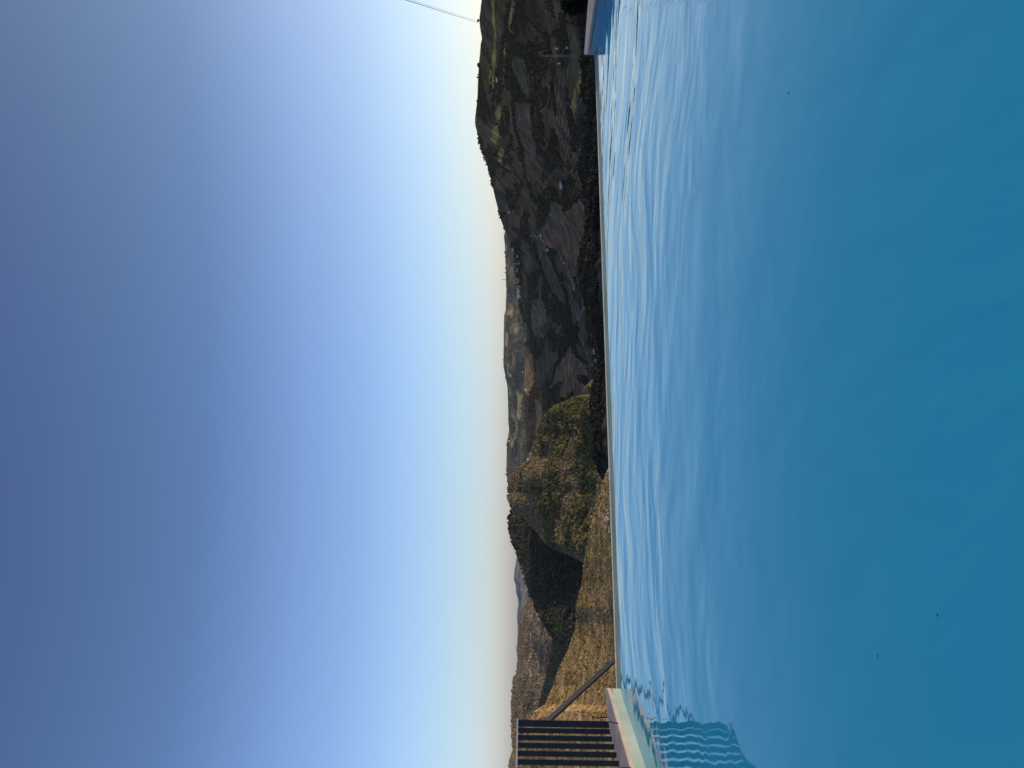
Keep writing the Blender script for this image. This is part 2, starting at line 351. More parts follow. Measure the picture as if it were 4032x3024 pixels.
# --- wooded hill, lit side, and the dark side behind its spur
SC = Sheet(prof([(1500, 2330), (1555, 2290), (1580, 2240), (1600, 2190), (1620, 2165), (1680, 2130), (1740, 2106), (1795, 2092), (1812, 2075), (1840, 2040), (1870, 2018), (1900, 2004), (1935, 1998), (1950, 1996), (1970, 2001), (1985, 2010), (2047, 2074), (2095, 2117), (2138, 2153), (2165, 2205), (2200, 2298), (2260, 2360), (2330, 2440)]),
           const(2445), prof([(1500, 1500), (1700, 1900), (1940, 2050), (2100, 1800), (2330, 1300)]), const(1000), 1, 26, 170, 46, .22, 11, 40)
def pC(U, V, P):
    c = base_col(P, (.13, .092, .045), (.20, .145, .08), 120, 45); r = np.zeros(U.shape)
    for q, cc, rr in ((crop(3, [(1290, 1240), (1380, 1250), (1470, 1290), (1470, 1440), (1350, 1480), (1300, 1380)]), (.30, .14, .07), 1), (crop(3, [(1180, 1020), (1240, 1060), (1310, 1200), (1300, 1260), (1250, 1200)]), (.16, .10, .06), .5),
                      (crop(4, [(400, 0), (560, 0), (540, 180), (520, 360), (440, 290), (400, 120)]), (.17, .15, .06), .2), (crop(3, [(860, 1200), (1000, 1090), (1000, 1180), (850, 1400)]), (.17, .16, .06), .2)):
        k = inpoly(V, U, q); c[k] = cc; r[k] = rr
    return c, r
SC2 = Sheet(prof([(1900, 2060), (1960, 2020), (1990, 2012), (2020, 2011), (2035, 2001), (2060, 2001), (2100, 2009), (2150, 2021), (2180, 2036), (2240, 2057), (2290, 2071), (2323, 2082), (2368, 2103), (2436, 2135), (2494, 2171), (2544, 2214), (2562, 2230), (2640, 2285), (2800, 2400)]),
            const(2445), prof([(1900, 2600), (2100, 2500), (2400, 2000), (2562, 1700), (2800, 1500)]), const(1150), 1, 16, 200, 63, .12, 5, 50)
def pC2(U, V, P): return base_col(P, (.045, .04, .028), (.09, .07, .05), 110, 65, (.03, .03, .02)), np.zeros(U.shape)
# --- hill at the far left
SB = Sheet(prof([(2200, 2140), (2330, 2092), (2400, 2062), (2440, 2046), (2490, 2045), (2510, 2041), (2600, 2041), (2650, 2032), (2670, 2022), (2700, 2018), (2800, 2013), (2900, 2015), (2950, 2020), (2980, 2012), (3024, 2002), (3300, 1985), (3700, 2000)]),
           const(2260), prof([(2200, 4600), (2700, 3900), (3300, 3200)]), const(2300), 1, 38, 380, 72, .25, 10, 60)
def pB(U, V, P):
    c = base_col(P, (.22, .16, .11), (.30, .23, .16), 300, 75, (.13, .11, .07))
    return c, np.full(U.shape, .1)
SB2 = Sheet(prof([(2380, 2230), (2450, 2190), (2500, 2178), (2560, 2173), (2594, 2165), (2690, 2143), (2775, 2120), (2840, 2112), (3024, 2090), (3200, 2080)]),
            const(2330), prof([(2380, 1650), (2600, 1950), (2840, 2800), (3200, 3200)]), prof([(2380, 1420), (2600, 1700), (2840, 2450), (3200, 2800)]), 1, 5, 150, 73, .1, 3, 40)
def pB2(U, V, P):
    c = base_col(P, (.10, .08, .045), (.16, .12, .07), 120, 76, (.06, .055, .03))
    return c, np.full(U.shape, .1)
# --- near wood in the hollow, its shade put into near-black colours
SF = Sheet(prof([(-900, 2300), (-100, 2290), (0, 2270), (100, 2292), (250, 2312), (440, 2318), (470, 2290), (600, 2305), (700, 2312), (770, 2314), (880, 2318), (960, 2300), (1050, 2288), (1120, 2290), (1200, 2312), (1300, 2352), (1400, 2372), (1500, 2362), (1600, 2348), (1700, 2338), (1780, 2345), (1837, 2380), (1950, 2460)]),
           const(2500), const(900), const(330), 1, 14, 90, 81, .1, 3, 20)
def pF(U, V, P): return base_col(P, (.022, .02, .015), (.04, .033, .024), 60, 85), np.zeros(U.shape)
# --- golden near slope on the left
SG = Sheet(prof([(1700, 2470), (1800, 2424), (1837, 2401), (1863, 2385), (1924, 2366), (2007, 2345), (2062, 2327), (2127, 2316), (2199, 2301), (2300, 2291), (2390, 2268), (2445, 2269), (2503, 2257), (2562, 2234), (2639, 2198), (2698, 2180), (2775, 2145), (2800, 2105), (2842, 2083), (2900, 2062), (3024, 2040), (3400, 2000), (3900, 1960)]),
           const(2720), prof([(1700, 90), (1837, 110), (2300, 165), (2700, 230), (3024, 270), (3900, 240)]), prof([(1700, 22), (3900, 17)]), 1.6, .7, 30, 91, .1, .35, 5)
def pG(U, V, P):
    c = base_col(P, (.30, .20, .082), (.37, .255, .115), 9, 95)
    n = fbm(P[..., 0]/1.1, P[..., 1]/1.1, 5, 4); c[n > .3] = (.20, .17, .06)
    return c, np.full(U.shape, .0)

SA.build('far_mountains', 200, 1500, 330, 40, m_far, pA)
SD.build('far_ridge', 900, 2400, 900, 70, m_far, pD, .2)
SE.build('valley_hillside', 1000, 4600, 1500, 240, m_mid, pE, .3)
SC.build('wooded_hill', 690, 1530, 420, 220, m_wood, pC, .3)
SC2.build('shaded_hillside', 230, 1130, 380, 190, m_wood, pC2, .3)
SB.build('left_hill', -680, 830, 500, 110, m_wood, pB, .3)
SB2.build('left_spur', -200, 640, 240, 70, m_wood, pB2, .3)
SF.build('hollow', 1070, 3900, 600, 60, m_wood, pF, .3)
SG.build('dry_slope', -880, 1330, 900, 260, m_near, pG, .3)
# floor of the valley out to the horizon
bm = bmesh.new()
bmesh.ops.create_circle(bm, cap_ends=True, segments=96, radius=15500)
g = mesh_obj('ground', bm, noisy('valley_floor', (.05, .05, .03), (.09, .075, .045), .004)); g.location = (0, 0, -330); tag(g, kind='structure')

# ---------------------------------------------------------------- trees and scrub
def ico(sub):
    b = bmesh.new(); bmesh.ops.create_icosphere(b, subdivisions=sub, radius=1); b.verts.ensure_lookup_table()
    V = np.array([v.co[:] for v in b.verts]); Fc = np.array([[v.index for v in f.verts] for f in b.faces]); b.free(); return V, Fc
ICO1, ICO2 = ico(1), ico(2)
def clumps(name, pts, size, cols, tall=1.0, base=ICO1, jit=.35, sink=.15, smooth=False):
    V0, F0 = base; n = len(pts); nv = len(V0)
    sc = size[:, None, None]*(1+jit*(rng.random((n, nv, 1))*2-1))
    ang = rng.random(n)*6.28; ca, sa = np.cos(ang)[:, None], np.sin(ang)[:, None]
    X = V0[None, :, 0]*ca-V0[None, :, 1]*sa; Y = V0[None, :, 0]*sa+V0[None, :, 1]*ca; Z = np.repeat(V0[None, :, 2], n, 0)
    wid = (.75+.5*rng.random((n, 1)))
    V = np.stack([X*wid, Y*wid, Z*tall], 2)*sc + pts[:, None, :]; V[:, :, 2] += (size*tall*(1-sink))[:, None]
    Fc = F0[None]+(np.arange(n)*nv)[:, None, None]
    cc = np.repeat(cols[:, None, :], nv, 1)*(1+.35*(rng.random((n, nv, 1))-.5))
    return np_mesh(name, V.reshape(-1, 3), Fc.reshape(-1, 3), m_leaf, cc.reshape(-1, 3), None, smooth, None, 3)
def sample(sheet, u0, u1, v0f, v1f, n, keep=None):
    u = rng.uniform(u0, u1, n); v = v0f(u)+(v1f(u)-v0f(u))*rng.random(n)
    if keep is not None:
        k = keep(u, v); u, v = u[k], v[k]
    P, t = sheet.P(u, v); return P, u, v
def pal(n, *cs):
    cs = np.array(cs); i = rng.integers(0, len(cs), n); return cs[i]*(.7+.6*rng.random((n, 1)))

plotC = crop(3, [(1290, 1250), (1470, 1290), (1470, 1440), (1350, 1480), (1300, 1380)]); meadC = crop(4, [(400, 0), (560, 0), (530, 200), (520, 360), (440, 290), (400, 120)])
meadC2 = crop(3, [(850, 1180), (930, 1100), (960, 1180), (850, 1420)])
keepC = lambda u, v: ~(inpoly(v, u, plotC) & (rng.random(len(u)) > .12)) & ~inpoly(v, u, meadC) & ~inpoly(v, u, meadC2)
P, u, v = sample(SC, 780, 1460, SC.vc, const(2440), 34000, keepC)
g_ = fbm(P[:, 0]/130, P[:, 1]/130, 47, 4)+(u-1090)/520        # greener and taller to the right, drier on the spur
gr = pal(len(P), (.075, .07, .024), (.115, .10, .036), (.045, .045, .017), (.14, .11, .042)); br = pal(len(P), (.17, .125, .055), (.21, .15, .08), (.12, .095, .045), (.26, .20, .125))
o = clumps('wood', P, rng.uniform(1.3, 2.8, len(P))*np.where(g_ > 0, 1.45, .8), np.where((g_ > 0)[:, None], gr, br), 1.15)
tag(o, 'dense green and brown trees covering the sunlit wooded hill', 'trees', kind='stuff')
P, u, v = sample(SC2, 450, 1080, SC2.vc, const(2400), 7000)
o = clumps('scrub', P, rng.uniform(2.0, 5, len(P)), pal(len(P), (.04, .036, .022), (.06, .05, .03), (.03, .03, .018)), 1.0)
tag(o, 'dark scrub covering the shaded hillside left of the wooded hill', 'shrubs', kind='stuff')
P, u, v = sample(SB, 0, 760, SB.vc, const(2200), 16000)
o = clumps('scrub', P, rng.uniform(1.5, 4.5, len(P)), pal(len(P), (.17, .135, .085), (.24, .18, .12), (.12, .105, .065)), .8)
tag(o, 'brown scrub on the hazy hill at the far left', 'shrubs', kind='stuff')
P, u, v = sample(SB2, 0, 600, SB2.vc, const(2260), 4000)
o = clumps('scrub', P, rng.uniform(1.2, 3, len(P)), pal(len(P), (.12, .10, .05), (.16, .13, .07), (.07, .065, .035)), .8)
tag(o, 'scrub on the low spur between the shaded hillside and the far left hill', 'shrubs', kind='stuff')
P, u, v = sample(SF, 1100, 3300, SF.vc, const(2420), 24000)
o = clumps('wood', P, rng.uniform(.9, 2.0, len(P)), pal(len(P), (.02, .02, .013), (.03, .027, .018), (.015, .016, .011)), 1.3)  # crowns carry the shade of the hollow in their near-black colour
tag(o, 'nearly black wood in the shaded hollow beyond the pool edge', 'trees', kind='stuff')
# woods and hedges on the long valley side
fieldpolys = [q for q, _, _ in fE]
CLEAR = [(2342, 1384), (2360, 1366), (2363, 1394), (2348, 1419), (2339, 1438), (2351, 1452), (2292, 594), (2299, 660), (2307, 650), (2304, 692), (2207, 726), (2131, 926), (2156, 984), (2218, 1036), (2167, 843), (2004, 834), (2000, 815), (1957, 312), (2196, 191), (2227, 188), (2209, 250)]
CLEAR += [(2018+i*1.2, 985+i*14) for i in range(15)]
def keepE(u, v):
    d = np.zeros(len(u), bool)
    for q in hedges: d |= dpoly(v, u, q) < 4
    wood = fbm(u/60, v/28, 12, 4) > -.02
    for q in fieldpolys: wood &= ~inpoly(v, u, q)
    for q in roadsE: wood &= dpoly(v, u, q) > 4
    for hv, hy in CLEAR: k = (np.abs(v-hv) < 7) & (np.abs(u-3024+hy) < 11); wood &= ~k; d &= ~k
    return d | (wood & (rng.random(len(u)) < .6))
P, u, v = sample(SE, 1250, 3060, SE.vc, lambda u: np.full(np.shape(u), 2385.), 85000, keepE)
D = np.hypot(P[:, 0], P[:, 1])
o = clumps('wood', P, rng.uniform(.0006, .0015, len(P))*D, pal(len(P), (.030, .022, .010), (.060, .040, .019), (.014, .012, .006), (.050, .040, .017)), 1.0)
tag(o, 'dark olive trees, hedges and thickets on the long valley hillside', 'trees', kind='stuff')
P, u, v = sample(SD, 1020, 2150, SD.vc, const(2110), 5000, lambda u, v: fbm(u/40, v/14, 31, 4) > .12)
o = clumps('wood', P, rng.uniform(4, 8, len(P)), pal(len(P), (.045, .05, .03), (.035, .038, .024)), .8)
tag(o, 'dark patches of wood on the ridge closing the valley', 'trees', kind='stuff')
# scrub on the dry slope
P, u, v = sample(SG, -500, 1230, SG.vc, const(2600), 70000, lambda u, v: rng.random(len(u)) < .55+.9*fbm(u/50, v/30, 9, 4))
D = np.hypot(P[:, 0], P[:, 1])
o = clumps('dry_scrub', P, rng.uniform(.00035, .0010, len(P))*D*rng.choice([.6, 1, 1.9], len(P), p=[.5, .42, .08]), pal(len(P), (.22, .15, .058), (.31, .205, .085), (.38, .25, .11), (.13, .115, .042), (.42, .28, .125), (.15, .10, .042)), .6, ICO1, .5)
P2, u, v = sample(SG, -400, 1230, SG.vc, const(2560), 1500); D2 = np.hypot(P2[:, 0], P2[:, 1])
o2 = clumps('green_scrub', P2, rng.uniform(.0007, .0016, len(P2))*D2, pal(len(P2), (.085, .10, .03), (.12, .125, .04), (.06, .07, .022)), .8, ICO1, .5)
tag(o2, 'small dark green bushes dotted over the golden slope', 'shrubs', kind='stuff')
tag(o, 'low dry bushes and grass tufts all over the golden slope', 'shrubs', kind='stuff')
P, u, v = sample(SG, 925, 1015, const(2398), const(2416), 22)
m_rock = noisy('pale_rock', (.35, .30, .24), (.55, .49, .41), .8)
V0, F0 = ICO1
rk = clumps('boulders', P, rng.uniform(.08, .26, len(P)), pal(len(P), (.5, .44, .36)), .8); rk.data.materials[0] = m_rock
tag(rk, 'pale rocks scattered low on the golden slope', 'rocks', kind='stuff')

# ---------------------------------------------------------------- pool
def plan(u, v, z): p = at_z(np.array(u), np.array(v), z); return (float(p[0]), float(p[1]))
vedge = lambda u: 2441-.0342*u
EL = plan(60, vedge(60), 0.0); ER = plan(2990, vedge(2990), 0.0)
ev = Vector((ER[0]-EL[0], ER[1]-EL[1])).normalized(); en = Vector((-ev.y, ev.x))    # en points outwards
LW = [(-3.50, 5.5), (-3.66, 7.3), (-3.86, 9.38)]
m_water, nt, b = mat('pool_water', (.032, .385, .57), .02, 0, .38)
b.inputs['IOR'].default_value = 1.333
L = nt.links.new
geo = N(nt, 'ShaderNodeNewGeometry')
def wnoise(sx, sy, rot, detail, rough=.5):
    mp = N(nt, 'ShaderNodeMapping'); mp.inputs['Scale'].default_value = (sx, sy, 1); mp.inputs['Rotation'].default_value = (0, 0, rot)
    n = N(nt, 'ShaderNodeTexNoise'); n.inputs['Scale'].default_value = 1; n.inputs['Detail'].default_value = detail; n.inputs['Roughness'].default_value = rough
    L(geo.outputs['Position'], mp.inputs[0]); L(mp.outputs[0], n.inputs['Vector']); return n
def rings(cx, cy, kr, ka, detail, warp=.25):
    # ripples spreading from where someone stands in the water: arcs round (cx, cy)
    sub = N(nt, 'ShaderNodeVectorMath', operation='SUBTRACT'); sub.inputs[1].default_value = (cx, cy, 0); L(geo.outputs['Position'], sub.inputs[0])
    ln = N(nt, 'ShaderNodeVectorMath', operation='LENGTH'); L(sub.outputs[0], ln.inputs[0])
    wn = N(nt, 'ShaderNodeTexNoise'); wn.inputs['Scale'].default_value = .35; wn.inputs['Detail'].default_value = 1; L(geo.outputs['Position'], wn.inputs['Vector'])
    ad = N(nt, 'ShaderNodeMath', operation='MULTIPLY_ADD'); ad.inputs[1].default_value = warp*6; L(wn.outputs[0], ad.inputs[0]); L(ln.outputs['Value'], ad.inputs[2])
    sp_ = N(nt, 'ShaderNodeSeparateXYZ'); L(sub.outputs[0], sp_.inputs[0])
    at = N(nt, 'ShaderNodeMath', operation='ARCTAN2'); L(sp_.outputs[0], at.inputs[0]); L(sp_.outputs[1], at.inputs[1])
    m1 = N(nt, 'ShaderNodeMath', operation='MULTIPLY'); m1.inputs[1].default_value = kr; L(ad.outputs[0], m1.inputs[0])
    m2 = N(nt, 'ShaderNodeMath', operation='MULTIPLY'); m2.inputs[1].default_value = ka; L(at.outputs[0], m2.inputs[0])
    cb = N(nt, 'ShaderNodeCombineXYZ'); L(m1.outputs[0], cb.inputs[0]); L(m2.outputs[0], cb.inputs[1])
    n = N(nt, 'ShaderNodeTexNoise'); n.inputs['Scale'].default_value = 1; n.inputs['Detail'].default_value = detail; n.inputs['Roughness'].default_value = .42
    L(cb.outputs[0], n.inputs['Vector']); return n
na0 = rings(.3, .9, 1.6, 5.5, 2.2, .30); na1 = rings(.6, .7, 4.2, 17.0, 3.0, .5); nb_ = wnoise(1.0, 2.6, R(-18), 2)
na = N(nt, 'ShaderNodeMath', operation='MULTIPLY_ADD'); na.inputs[1].default_value = .14; L(na1.outputs[0], na.inputs[0]); L(na0.outputs[0], na.inputs[2])
sm = N(nt, 'ShaderNodeMath', operation='MULTIPLY_ADD'); sm.inputs[1].default_value = .10; L(nb_.outputs[0], sm.inputs[0]); L(na.outputs[0], sm.inputs[2])
bp = N(nt, 'ShaderNodeBump'); bp.inputs['Strength'].default_value = 1; bp.inputs['Distance'].default_value = .033
sb2 = N(nt, 'ShaderNodeVectorMath', operation='LENGTH'); L(geo.outputs['Position'], sb2.inputs[0])
mrr = N(nt, 'ShaderNodeMapRange'); mrr.inputs['From Min'].default_value = 3.5; mrr.inputs['From Max'].default_value = 9; mrr.inputs['To Min'].default_value = .15; mrr.inputs['To Max'].default_value = 1
L(sb2.outputs['Value'], mrr.inputs['Value']); L(mrr.outputs[0], bp.inputs['Strength'])
L(sm.outputs[0], bp.inputs['Height']); L(bp.outputs[0], b.inputs['Normal'])

X0 = -3.3; YN = -3.0
inL, inR = Vector(EL)-en*0.55, Vector(ER)-en*0.55
bm = bmesh.new()
pts = [(-3.3, YN), (6.3, YN), (6.2, 9), (inR.x, inR.y), (inL.x, inL.y), (-3.75, 5)]
lipw = []
for i in range(161):                     # the film of water ends in an uneven line on the lip
    f = i/160; q = inR.lerp(inL, f) if False else inR+(inL-inR)*f
    q = q+en*(.06*mnoise.noise(Vector((f*14, 0, 0)))+.03*mnoise.noise(Vector((f*60, 3, 0)))+.17*(1-f)+.09*f)
    lipw.append((q.x, q.y))
pts = pts[:3]+lipw+pts[5:]
bm.faces.new([bm.verts.new((x, y, 0)) for x, y in pts])
wt = mesh_obj('water', bm, m_water); tag(wt, kind='structure')
# weir: the submerged lip the water spills over
m_weir, nt, b = mat('wet_weir', (.35, .44, .40), .5, 0, .08)
n = N(nt, 'ShaderNodeTexNoise'); n.inputs['Scale'].default_value = 1.3; n.inputs['Detail'].default_value = 6
tc = N(nt, 'ShaderNodeTexCoord'); nt.links.new(tc.outputs['Object'], n.inputs['Vector'])
cr = N(nt, 'ShaderNodeValToRGB'); cr.color_ramp.elements[0].position = .35; cr.color_ramp.elements[1].position = .7
cr.color_ramp.elements[0].color = (.19, .24, .12, 1); cr.color_ramp.elements[1].color = (.30, .35, .27, 1)
nt.links.new(n.outputs[0], cr.inputs[0]); nt.links.new(cr.outputs[0], b.inputs['Base Color'])
wall = empty('infinity_edge', ((EL[0]+ER[0])/2, (EL[1]+ER[1])/2, -1.5), 'long straight infinity edge of the pool with a wet greenish lip', 'pool edge')
def local(par, o): o.location = -par.location if par.rotation_euler.z == 0 else o.location; return o
bm = bmesh.new()
a, c_ = Vector(EL), Vector(ER)
prism_bm(bm, [tuple(a-en*.60), tuple(c_-en*.50), tuple(c_), tuple(a)], -1.5, -.0015)
local(wall, mesh_obj('lip', bm, m_weir, wall))
bm = bmesh.new()
prism_bm(bm, [tuple(a+en*.001), tuple(c_+en*.001), tuple(c_+en*.02), tuple(a+en*.02)], -1.5, .012)
local(wall, mesh_obj('rim', bm, noisy('rim_plaster', (.55, .60, .64), (.7, .74, .76), 3, .3), wall))

m_cop = noisy('coping_stone', (.29, .235, .205), (.43, .36, .315), 2.5, .7, .35, 40, dist=.003)
m_plas = noisy('pool_plaster', (.22, .30, .29), (.31, .39, .37), 1.6, .5, .2, 30, dist=.003)
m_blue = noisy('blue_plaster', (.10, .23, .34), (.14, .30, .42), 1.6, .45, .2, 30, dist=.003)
m_joint = noisy('dark_joint', (.03, .03, .03), (.05, .05, .05), 5)
def wall_thing(name, inner, outer, zt, label, mbody, ends):
    cx, cy = inner[len(inner)//2]
    w_ = empty(name, (cx, cy, -1.2), label, 'pool wall')
    def strip(inn, out, z0, z1, nm, m, bev=0):
        bm = bmesh.new(); prism_bm(bm, list(inn)+list(out)[::-1], z0, z1)
        if bev:
            es = [e for e in bm.edges if abs(e.verts[0].co.z-e.verts[1].co.z) < 1e-4 and e.verts[0].co.z > z0+1e-3]
            bmesh.ops.bevel(bm, geom=es, offset=bev, segments=3, affect='EDGES')
        return local(w_, mesh_obj(nm, bm, m, w_))
    body_in = [(x, y) for x, y in inner]
    sgn = 1 if inner[0][0] > outer[0][0] else -1
    strip([(x-sgn*.06, y-.0) for x, y in ends(inner)], [(x+sgn*.08, y) for x, y in ends(outer)], -1.5, zt-.055, 'wall_body', mbody)
    strip([(x-sgn*.075, y) for x, y in ends(inner)], [(x+sgn*.10, y) for x, y in ends(outer)], zt-.055, zt-.04, 'joint', m_joint)
    # coping slabs, each its own part
    ni = 7
    for k in range(len(inner)-1):
        (x1, y1), (x2, y2) = inner[k], inner[k+1]; (a1, b1), (a2, b2) = outer[k], outer[k+1]
        L_ = math.hypot(x2-x1, y2-y1); q = max(1, round(L_/1.1))
        for i in range(q):
            f0, f1 = i/q+(.002), (i+1)/q-.002
            lp = lambda p, r, f: p+(r-p)*f
            strip([(lp(x1, x2, f0), lp(y1, y2, f0)), (lp(x1, x2, f1), lp(y1, y2, f1))],
                  [(lp(a1, a2, f0), lp(b1, b2, f0)), (lp(a1, a2, f1), lp(b1, b2, f1))], zt-.04, zt, 'coping_slab', m_cop, .008)
    return w_
ZC = .165
li = [plan(0, 2482, ZC), plan(313, 2392, ZC)]; lo = [plan(0, 2427, ZC), plan(182, 2395, ZC), plan(316, 2381, ZC)]
d0 = Vector(li[0])-Vector(li[1]); d0 = d0/d0.length
far_l = Vector(li[0])+d0*9
inner = [(far_l.x, far_l.y), li[0], ((li[0][0]+li[1][0])/2, (li[0][1]+li[1][1])/2), li[1]]
outer = [(far_l.x-.55, far_l.y), (lo[0][0], lo[0][1]), lo[1], lo[2]]
shr = lambda pts: pts[:-1]+[(pts[-1][0], pts[-1][1]-.22)]
wall_thing('pool_wall', inner, outer, ZC, 'left pool wall of pale plaster with beige stone coping below the dark fence', m_plas, shr)
# pale ledge under the coping, at the water line
ZC2 = .17
ri = [plan(3024, 2341, ZC2), plan(2810, 2311, ZC2)]; ro = [plan(3024, 2316, ZC2), plan(2808, 2299, ZC2)]
d0 = (Vector(ri[0])-Vector(ri[1])).normalized(); fr = Vector(ri[0])+d0*13
inner = [(fr.x, fr.y), ri[0], ri[1]]; outer = [(fr.x+.5, fr.y), ro[0], ro[1]]
shr2 = lambda pts: pts[:-1]+[(pts[-1][0], pts[-1][1]-.18)]
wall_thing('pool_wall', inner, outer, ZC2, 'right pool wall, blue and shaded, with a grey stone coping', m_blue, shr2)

# ---------------------------------------------------------------- fence and stair rail
m_iron = noisy('dark_grey_paint', (.018, .021, .030), (.028, .031, .042), 8, .45, .15, 120, dist=.001, spec=.4)
m_rail = noisy('grey_rail_paint', (.12, .13, .155), (.17, .18, .21), 8, .45, .15, 120, dist=.001, spec=.4)
fa = at_d(np.array(178), np.array(2034.), 9.9); 
ftop = float(fa[2])
A = Vector((fa[0], fa[1])); pb = at_z(np.array(0), np.array(2031.), ftop) if False else None
Bp = ray(0, 2031.); Bp = Bp/np.hypot(Bp[0], Bp[1])*8.75
dirf = (Vector((Bp[0], Bp[1]))-A).normalized()
fence = empty('metal_fence', (A.x, A.y, 0), 'dark metal fence of upright slats standing on the left pool wall', 'fence')
ang = math.atan2(dirf.y, dirf.x); rot = Matrix.Rotation(ang, 4, 'Z')
sp = .215; nbars = 31
for i in range(nbars):
    p = A+dirf*(i*sp+.01); bm = bmesh.new()
    wdt = .078 if i == 0 else .058
    box_bm(bm, (0, 0, (ftop-.02+.08)/2), (.012, wdt, ftop-.02-.08), bev=.002)
    o = mesh_obj('slat', bm, m_iron, fence); o.location = (p.x-A.x, p.y-A.y, 0); o.rotation_euler = (0, 0, ang)
for nm, z in (('top_rail', ftop-.01), ('bottom_rail', .085)):
    bm = bmesh.new(); box_bm(bm, (sp*nbars/2-.03, 0, 0), (sp*nbars+.06, .062, .02), bev=.002)
    o = mesh_obj(nm, bm, m_rail, fence); o.location = (0, 0, z); o.rotation_euler = (0, 0, ang)
for i in (0, 12, 24):
    bm = bmesh.new(); box_bm(bm, (0, 0, -.15), (.05, .062, .46), bev=.002)
    o = mesh_obj('foot', bm, m_iron, fence); q = dirf*(i*sp+.04); o.location = (q.x, q.y, 0); o.rotation_euler = (0, 0, ang)
# rail running down the steps
ra = at_d(np.array(176), np.array(2146.), 9.95); rb = at_d(np.array(470), np.array(2470.), 12.2)
rail = empty('stair_rail', (rb[0], rb[1], rb[2]-.6), 'dark sloping handrail running down from the fence to beyond the pool edge', 'handrail')
bm = bmesh.new(); beam_bm(bm, ra, rb, .03, .075); local(rail, mesh_obj('handrail', bm, m_iron, rail))
bm = bmesh.new(); tube_bm(bm, [vt(rb), vt(rb)-Vector((0, 0, 1.1))], .02); local(rail, mesh_obj('post', bm, m_iron, rail))

# rusty hook and rod stuck in the slope behind the wall
m_rust = noisy('rust', (.06, .012, .008), (.10, .03, .015), 30, .9)
def hook(name, base, label):
    e = empty(name, base, label, 'iron hook')
    bm = bmesh.new(); tube_bm(bm, [Vector((0, 0, -.1)), Vector((.004, 0, .05)), Vector((-.004, 0, .12)), Vector((0, 0, .17))], .008)
    mesh_obj('stake', bm, m_rust, e)
    bm = bmesh.new(); tube_bm(bm, [Vector((.028+.028*math.cos(a), 0, .03+.033*math.sin(a))) for a in np.linspace(-2.6, 2.6, 14)], .005)
    mesh_obj('ring', bm, m_rust, e); return e
p = at_d(np.array(198), np.array(2388.), 9.7); hook('rusty_hook', p, 'rusty iron hook with a ring beside the end of the fence')
p = at_d(np.array(442), np.array(2430.), 14); 
bm = bmesh.new(); tube_bm(bm, [vt(p)-Vector((0, 0, .5)), vt(p), vt(p)+Vector((.01, 0, .16))], .006)
tag(mesh_obj('rusty_rod', bm, m_rust), 'thin rusty rod standing beside the low end of the sloping handrail', 'iron rod')

# ---------------------------------------------------------------- buildings
m_white = noisy('limewash', (.84, .80, .74), (.92, .88, .82), .6)
m_tile = noisy('clay_tiles', (.25, .10, .06), (.36, .16, .09), .8)
m_dark = noisy('dark_window', (.02, .022, .025), (.03, .03, .035), 2, .3)
def house_parts(root, w_, d_, h_, roof=1.3, windows=True, wall=None):
    bm = bmesh.new(); box_bm(bm, (0, 0, h_/2-1), (w_, d_, h_+2)); mesh_obj('wall', bm, wall or m_white, root)
    bm = bmesh.new(); e = .4; z = h_+.01
    v = [bm.verts.new(c) for c in ((-w_/2-e, -d_/2-e, z), (w_/2+e, -d_/2-e, z), (w_/2+e, d_/2+e, z), (-w_/2-e, d_/2+e, z), (-w_/2-e, 0, z+roof), (w_/2+e, 0, z+roof))]
    for f in ((0, 3, 2, 1), (0, 1, 5, 4), (2, 3, 4, 5), (0, 4, 3), (1, 2, 5)): bm.faces.new([v[i] for i in f])
    mesh_obj('roof', bm, m_tile, root)
    if windows:
        n = max(1, int(w_/4))
        for i in range(n):
            bm = bmesh.new(); box_bm(bm, (-w_/2+(i+.5)*w_/n, -d_/2-.02, h_*.55), (1.0, .08, 1.2)); mesh_obj('window', bm, m_dark, root)
def put_house(sheet, v, y, wpx, hpx, label, depth=.8, rz=0., cat='house', group=None, windows=True, name='farmhouse', roof=None, wall=None):
    u = 3024-y; P, _ = sheet.P(np.array([float(u)]), np.array([float(v+hpx/2)])); P = P[0]; D = math.hypot(P[0], P[1])
    k = 1.2*D/F_PX; w_, h_ = wpx*k, hpx*k*.75
    e = empty(name, P, label, cat, group, -math.atan2(P[0], P[1])+rz)
    house_parts(e, w_, w_*depth, h_, (roof if roof is not None else h_*.3), windows, wall); return e
